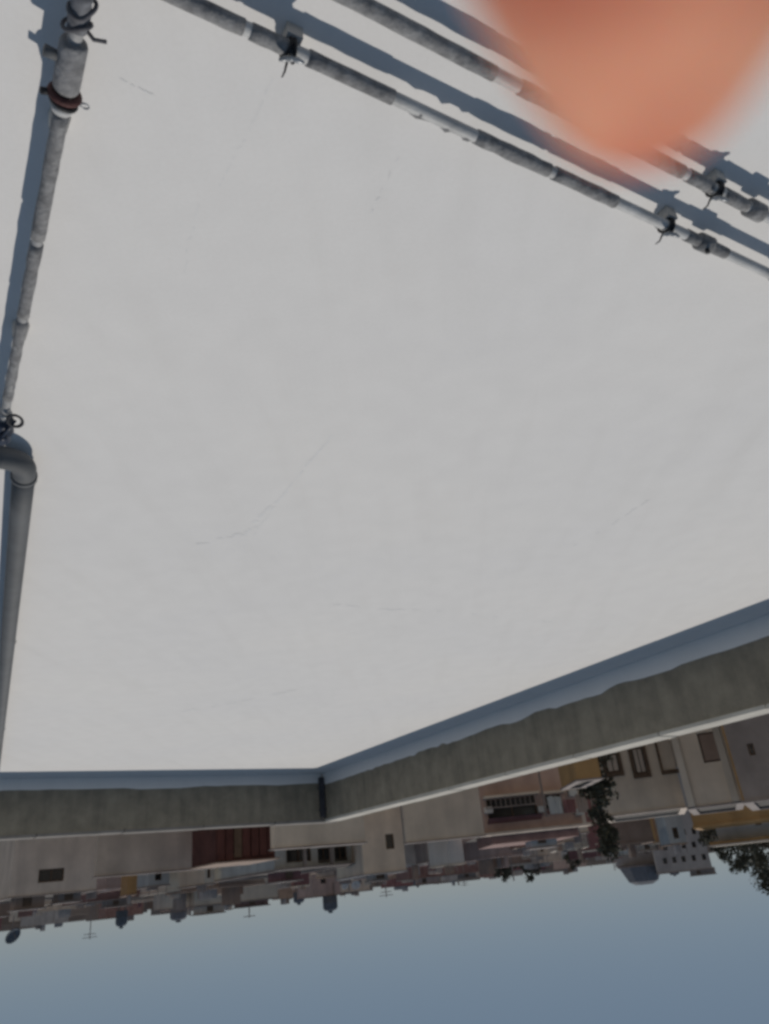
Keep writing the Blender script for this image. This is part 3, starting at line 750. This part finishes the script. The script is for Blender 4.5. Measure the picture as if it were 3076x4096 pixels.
tank('tank_tower', 'large round-topped grey tank standing on the pinkish stair tower', TANKB, 0.62, 1.15, 0.12)
tank('tank_small', 'small grey water tank on the brick house with three windows', TANKG, 0.42, 0.85, 0.15, .1)
tank('tank_r', 'squat grey water tank on the highest block', TANKG, 0.6, 0.5, 0.05)
mast('antenna_left', 'tall thin antenna on the dark brick house at left', 3.0, 2)
mast('mast_mid', 'lone thin mast on the skyline above the red hut', 1.7, 1, r=0.05)
mast('antenna_b', 'low antenna on the brick house with three windows', 1.3, 3)
mast('spike', 'thin antenna on the skyline behind the narrow window house', 1.6, 2)
dish('dish_edge', 'round dark dish standing out at the far left edge', 0.5, TANKB, 0.5, 0.5)
dish('dish_w1', 'white satellite dish just right of the tank tower', 0.55, WALLC['white'], 0.25, 0.3)
dish('dish_w2', 'small white satellite dish farther right of the tank tower', 0.42, WALLC['white'], 0.2, -0.4)
d, s, z = SPOT['kiosk']; p = W(d, s, z - 0.1)
t = thing('roof_kiosk', 'grey trapezoid kiosk widening downwards on the lower grey block', 'kiosk', p)
bm = new(); lathe(bm, p, [(3.0, 0), (2.95, 0.25), (2.3, 1.5), (2.0, 2.1), (1.2, 2.5)], 8); make('kiosk_shell', bm, TANKG, t)
bm = new(); lathe(bm, p + UP * 0.1, [(3.15, 0), (3.15, .2)], 8); make('base_ring', bm, WALLC['dark'], t)

def sheet(t, d, s0, s1, z0, z1, m):
    bm = new(); n = 8; rows = []
    for i in range(n + 1):
        s = s0 + (s1 - s0) * i / n; o = 0.05 * math.sin(i * 1.7 + s)
        rows.append((bm.verts.new(W(d + o * 1.5, s, z0 + random.uniform(-.03, .03))), bm.verts.new(W(d + o * .3, s, z1)), bm.verts.new(W(d + o * 1.5 + .01, s, z0)), bm.verts.new(W(d + o * .3 + .01, s, z1))))
    for a, b in zip(rows, rows[1:]):
        bm.faces.new((a[0], b[0], b[1], a[1])); bm.faces.new((a[2], a[3], b[3], b[2]))
    return bm
d, s, z = SPOT['laundry']
for i, (o, w, h, m, lab) in enumerate(((-0.9, .8, .75, 'pale', 'pale grey cloth hanging in front of the loggia house'), (0.05, .7, .6, 'maroon', 'maroon cloth hanging beside the pale cloth at the loggia house'), (0.9, .7, .8, 'dark', 'dark cloth hanging at the end of the line by the loggia house'))):
    o_ = make('hanging_cloth', sheet(None, d - 0.9, s + o, s + o + w, z + 0.2 - h, z + 0.2, m), WALLC[m]); tag(o_, lab, 'cloth', 'cloths on the washing line')
t = thing('washing_line', 'washing line strung between two posts in front of the loggia house', 'washing line', W(d - 0.9, s, GROUND_Z))
bm = new(); tube(bm, [W(d - 0.9, s - 1.2, z + .21), W(d - 0.9, s + .3, z + .205), W(d - 0.9, s + 1.9, z + .21)], 0.012, 6); make('line', bm, WALLC['dark'], t)
for o in (-1.2, 1.9):
    bm = new(); tube(bm, [W(d - 0.9, s + o, GROUND_Z), W(d - 0.9, s + o, z + .3)], 0.05, 7); make('post', bm, WALLC['dark'], t)

SHEDS = (('window_left', .12, 1.4, .55, 'brown', 'small brown roof shed at the left end of the dark-window house'),
         ('window_left', .62, 1.1, .4, 'dark', 'small dark roof shed right of the dark square window'),
         ('brick_left', .2, 1.8, .45, 'dark', 'low dark roof shed at the left end of the dark brick house'),
         ('brick_left', .7, 1.2, .8, 'grey', 'grey roof shed at the right end of the dark brick house'),
         ('cream_mid', .15, 1.6, .5, 'tan', 'tan roof shed left on the cream house'),
         ('cream_mid', .65, 1.9, .35, 'brick', 'low reddish roof shed right on the cream house'),
         ('veranda', .18, 1.2, .5, 'maroon', 'maroon roof shed on the left of the veranda house'),
         ('narrow_win', .3, .8, .3, 'grey', 'small grey roof shed above the narrow dark window'),
         ('brick_mid', .12, 2.2, .6, 'pinkish', 'pinkish roof shed left on the three-window brick house'),
         ('brick_mid', .72, 1.6, .45, 'dark', 'dark roof shed right on the three-window brick house'),
         ('brick_right', .6, 2.2, .5, 'cream', 'cream roof shed on the two-window brick house'),
         ('loggia', .5, 1.3, .8, 'pale', 'pale roof shed on the loggia house behind the washing line'),
         ('maroon_mid', .35, 1.6, .7, 'white', 'white roof shed on the maroon house'),
         ('maroon_mid', .75, 1.8, .5, 'tan', 'tan roof shed on the maroon house near the highest block'),
         ('many_windows', .6, 3.0, .7, 'dark', 'dark stair hut on top of the highest block'))
for key, f, w, h, m, lab in SHEDS:
    yaw, d, s0, s1, zt, _ = TOWN[key]; face(yaw)
    s = s0 + (s1 - s0) * f; dd = d + 1.2
    t = thing('roof_shed', lab, 'shed', W(dd, s, zt), 'sheds on the roofs of the town')
    bm = new(); box(bm, dd, dd + 1.6, s, s + w, zt - 0.04, zt + h); make('wall', bm, WALLC[m], t)
    bm = new(); box(bm, dd - .12, dd + 1.7, s - .1, s + w + .1, zt + h + .002, zt + h + .07); make('roof', bm, WALLC['dark'], t)
    bm = new(); box(bm, dd - .03, dd - .002, s + w * .25, s + w * .25 + .42, zt - 0.03, zt + h * .82); make('door', bm, WALLC['frame'], t)
face()

# ---------------------------------------------------------------- trees
LEAF = mat('leaf_dark', (0.085, 0.085, 0.06), 0.35, 0.8, 0.8)
BARK = mat('bark', (0.09, 0.07, 0.055), 0.25, 6.0, 0.95)
def tree(key, label, h, rx, crown0=0.35, pointed=False, leaf=0.2, n=2400, base=None):
    d, s, z = SPOT[key]; top = z + h; p = W(d, s, GROUND_Z); H_ = top - GROUND_Z
    t = thing('tree', label, 'tree', p, 'trees between the houses')
    bm = new(); tube(bm, [p, p + Vector((.1, .05, H_ * .3)), p + Vector((-.05, .1, H_ * .6)), p + UP * H_ * .9], [.3, .22, .15, .04], 9)
    for i in range(7):
        a = random.uniform(0, 6.28); q = p + UP * H_ * random.uniform(.35, .75)
        tube(bm, [q, q + Vector((math.cos(a) * rx * .4, math.sin(a) * rx * .4, H_ * .06)), q + Vector((math.cos(a) * rx * .8, math.sin(a) * rx * .8, H_ * .14))], [.09, .06, .02], 6)
    make('trunk', bm, BARK, t)
    bm = new(); clumps = []
    for i in range(44):
        f = random.random(); zc = crown0 + (1 - crown0) * f
        rr = rx * ((1 - f) ** .8 + .08 if pointed else math.sqrt(max(0.05, 1 - (2 * f - .9) ** 2)))
        a = random.uniform(0, 6.28); k = rr * math.sqrt(random.random())
        clumps.append((Vector((math.cos(a) * k, math.sin(a) * k, zc * H_)), random.uniform(.35, .8) * (0.75 if pointed else .42) * rx))
    for i in range(n):
        c, r = random.choice(clumps)
        v = Vector((random.gauss(0, 1), random.gauss(0, 1), random.gauss(0, .8))).normalized() * r * random.random() ** .4
        q = p + c + v; u = Vector((random.gauss(0, 1), random.gauss(0, 1), random.gauss(0, 1))).normalized(); w = u.cross(Vector((random.gauss(0, 1), random.gauss(0, 1), random.gauss(0, 1)))).normalized()
        L = leaf * random.uniform(.5, 1.2)
        quad(bm, q - u * L, q + w * L * .55, q + u * L, q - w * L * .55)
    me = bpy.data.meshes.new('crown'); bm.to_mesh(me); bm.free(); me.materials.append(LEAF)
    o = bpy.data.objects.new('crown', me); COL.objects.link(o); o.parent = t; o.matrix_parent_inverse = Matrix.Translation(-t.location)
tree('tree_a', 'dark rounded tree on the skyline left above the brown brick house', 1.9, 2.2, .55)
tree('tree_b', 'darker ragged tree on the skyline right above the brown brick house', 1.7, 1.9, .55)
tree('tree_c', 'low tree on the skyline left of the lower grey block', 1.2, 2.4, .5)
tree('tree_d', 'tall dark pointed tree between the loggia house and the beige windowed house', 2.2, 0.8, .45, True, .10, 5000)
tree('tree_e', 'dark tree at the skyline right after the highest block', 3.2, 3.0, .5, n=3200)
tree('tree_f', 'taller dark tree second from the highest block at the picture edge', 4.2, 3.2, .5, n=3200)
tree('tree_g', 'dark tree cut off by the picture edge behind the pale grey house', 4.6, 3.4, .5, n=3200)

# ---------------------------------------------------------------- the hand whose fingertip is before the lens
def hand_mat():
    m = bpy.data.materials.new('skin'); m.use_nodes = True
    t = m.node_tree; b = t.nodes['Principled BSDF']
    b.inputs['Roughness'].default_value = 0.75; b.inputs['Specular IOR Level'].default_value = 0.15
    n = t.nodes.new('ShaderNodeTexNoise'); n.inputs['Scale'].default_value = 70.0; n.inputs['Detail'].default_value = 2
    tc = t.nodes.new('ShaderNodeTexCoord'); t.links.new(tc.outputs['Object'], n.inputs['Vector'])
    r = t.nodes.new('ShaderNodeValToRGB'); r.color_ramp.elements[0].position = .35; r.color_ramp.elements[1].position = .65
    r.color_ramp.elements[0].color = (0.50, 0.16, 0.10, 1); r.color_ramp.elements[1].color = (0.73, 0.335, 0.215, 1)
    t.links.new(n.outputs['Fac'], r.inputs['Fac']); t.links.new(r.outputs['Color'], b.inputs['Base Color'])
    b.inputs['Subsurface Weight'].default_value = 1.0
    b.inputs['Subsurface Radius'].default_value = (1.0, 0.35, 0.2)
    b.inputs['Subsurface Scale'].default_value = 0.005
    return m
SKIN = hand_mat()
def CP(x, y, z): return CAM + RX * x + RD * y + RF * z
verts, edges, rad = [], [], []
def vtx(p, r):
    verts.append(CP(*p)); rad.append(r); return len(verts) - 1
def chain(start, pts):
    prev = start; last = None
    for p, r in pts:
        i = vtx(p, r); edges.append((prev, i)); prev = i
    return prev
wrist = vtx((0.020, -0.205, -0.085), 0.026)
palm = vtx((0.024, -0.160, -0.050), 0.030); edges.append((wrist, palm))
chain(wrist, [((0.024, -0.235, -0.11), 0.027), ((0.035, -0.33, -0.19), 0.034), ((0.050, -0.43, -0.28), 0.040)])
chain(palm, [((0.004, -0.118, -0.028), 0.017), ((0.0060, -0.078, -0.004), 0.0130), ((0.0075, -0.056, 0.014), 0.0135), ((0.0110, -0.0435, 0.0275), 0.0138), ((0.0136, -0.0345, 0.0390), 0.0133), ((0.0162, -0.0290, 0.0465), 0.0088), ((0.0176, -0.0242, 0.0525), 0.0046)])
chain(palm, [((0.026, -0.122, -0.026), 0.016), ((0.028, -0.096, -0.002), 0.0108), ((0.028, -0.096, 0.026), 0.0098), ((0.028, -0.112, 0.040), 0.0085)])
chain(palm, [((0.046, -0.124, -0.028), 0.0155), ((0.049, -0.100, -0.006), 0.0105), ((0.048, -0.100, 0.020), 0.0095), ((0.047, -0.116, 0.032), 0.0082)])
chain(palm, [((0.063, -0.132, -0.036), 0.0145), ((0.067, -0.112, -0.016), 0.0095), ((0.067, -0.110, 0.006), 0.0085), ((0.065, -0.122, 0.016), 0.0075)])
chain(palm, [((-0.006, -0.158, -0.060), 0.018), ((-0.034, -0.134, -0.056), 0.0135), ((-0.052, -0.110, -0.046), 0.0115), ((-0.062, -0.090, -0.038), 0.0095)])
me = bpy.data.meshes.new('hand'); 
base = CP(0.050, -0.43, -0.28)
me.from_pydata([v - base for v in verts], edges, [])
ho = bpy.data.objects.new('hand', me); COL.objects.link(ho); ho.location = base
sk = ho.modifiers.new('skin', 'SKIN'); sk.use_smooth_shade = True
for i, sv in enumerate(me.skin_vertices[0].data): sv.radius = (rad[i], rad[i]); sv.use_root = (i == 1)
sb = ho.modifiers.new('subd', 'SUBSURF'); sb.levels = 2; sb.render_levels = 2
dg = bpy.context.evaluated_depsgraph_get(); ev_ = ho.evaluated_get(dg)
m2 = bpy.data.meshes.new_from_object(ev_); ho.modifiers.clear(); ho.data = m2
m2.materials.clear(); m2.materials.append(SKIN)
for p in m2.polygons: p.use_smooth = True
tag(ho, 'bare blurred fingertip of a hand reaching close in front of the lens', 'hand')
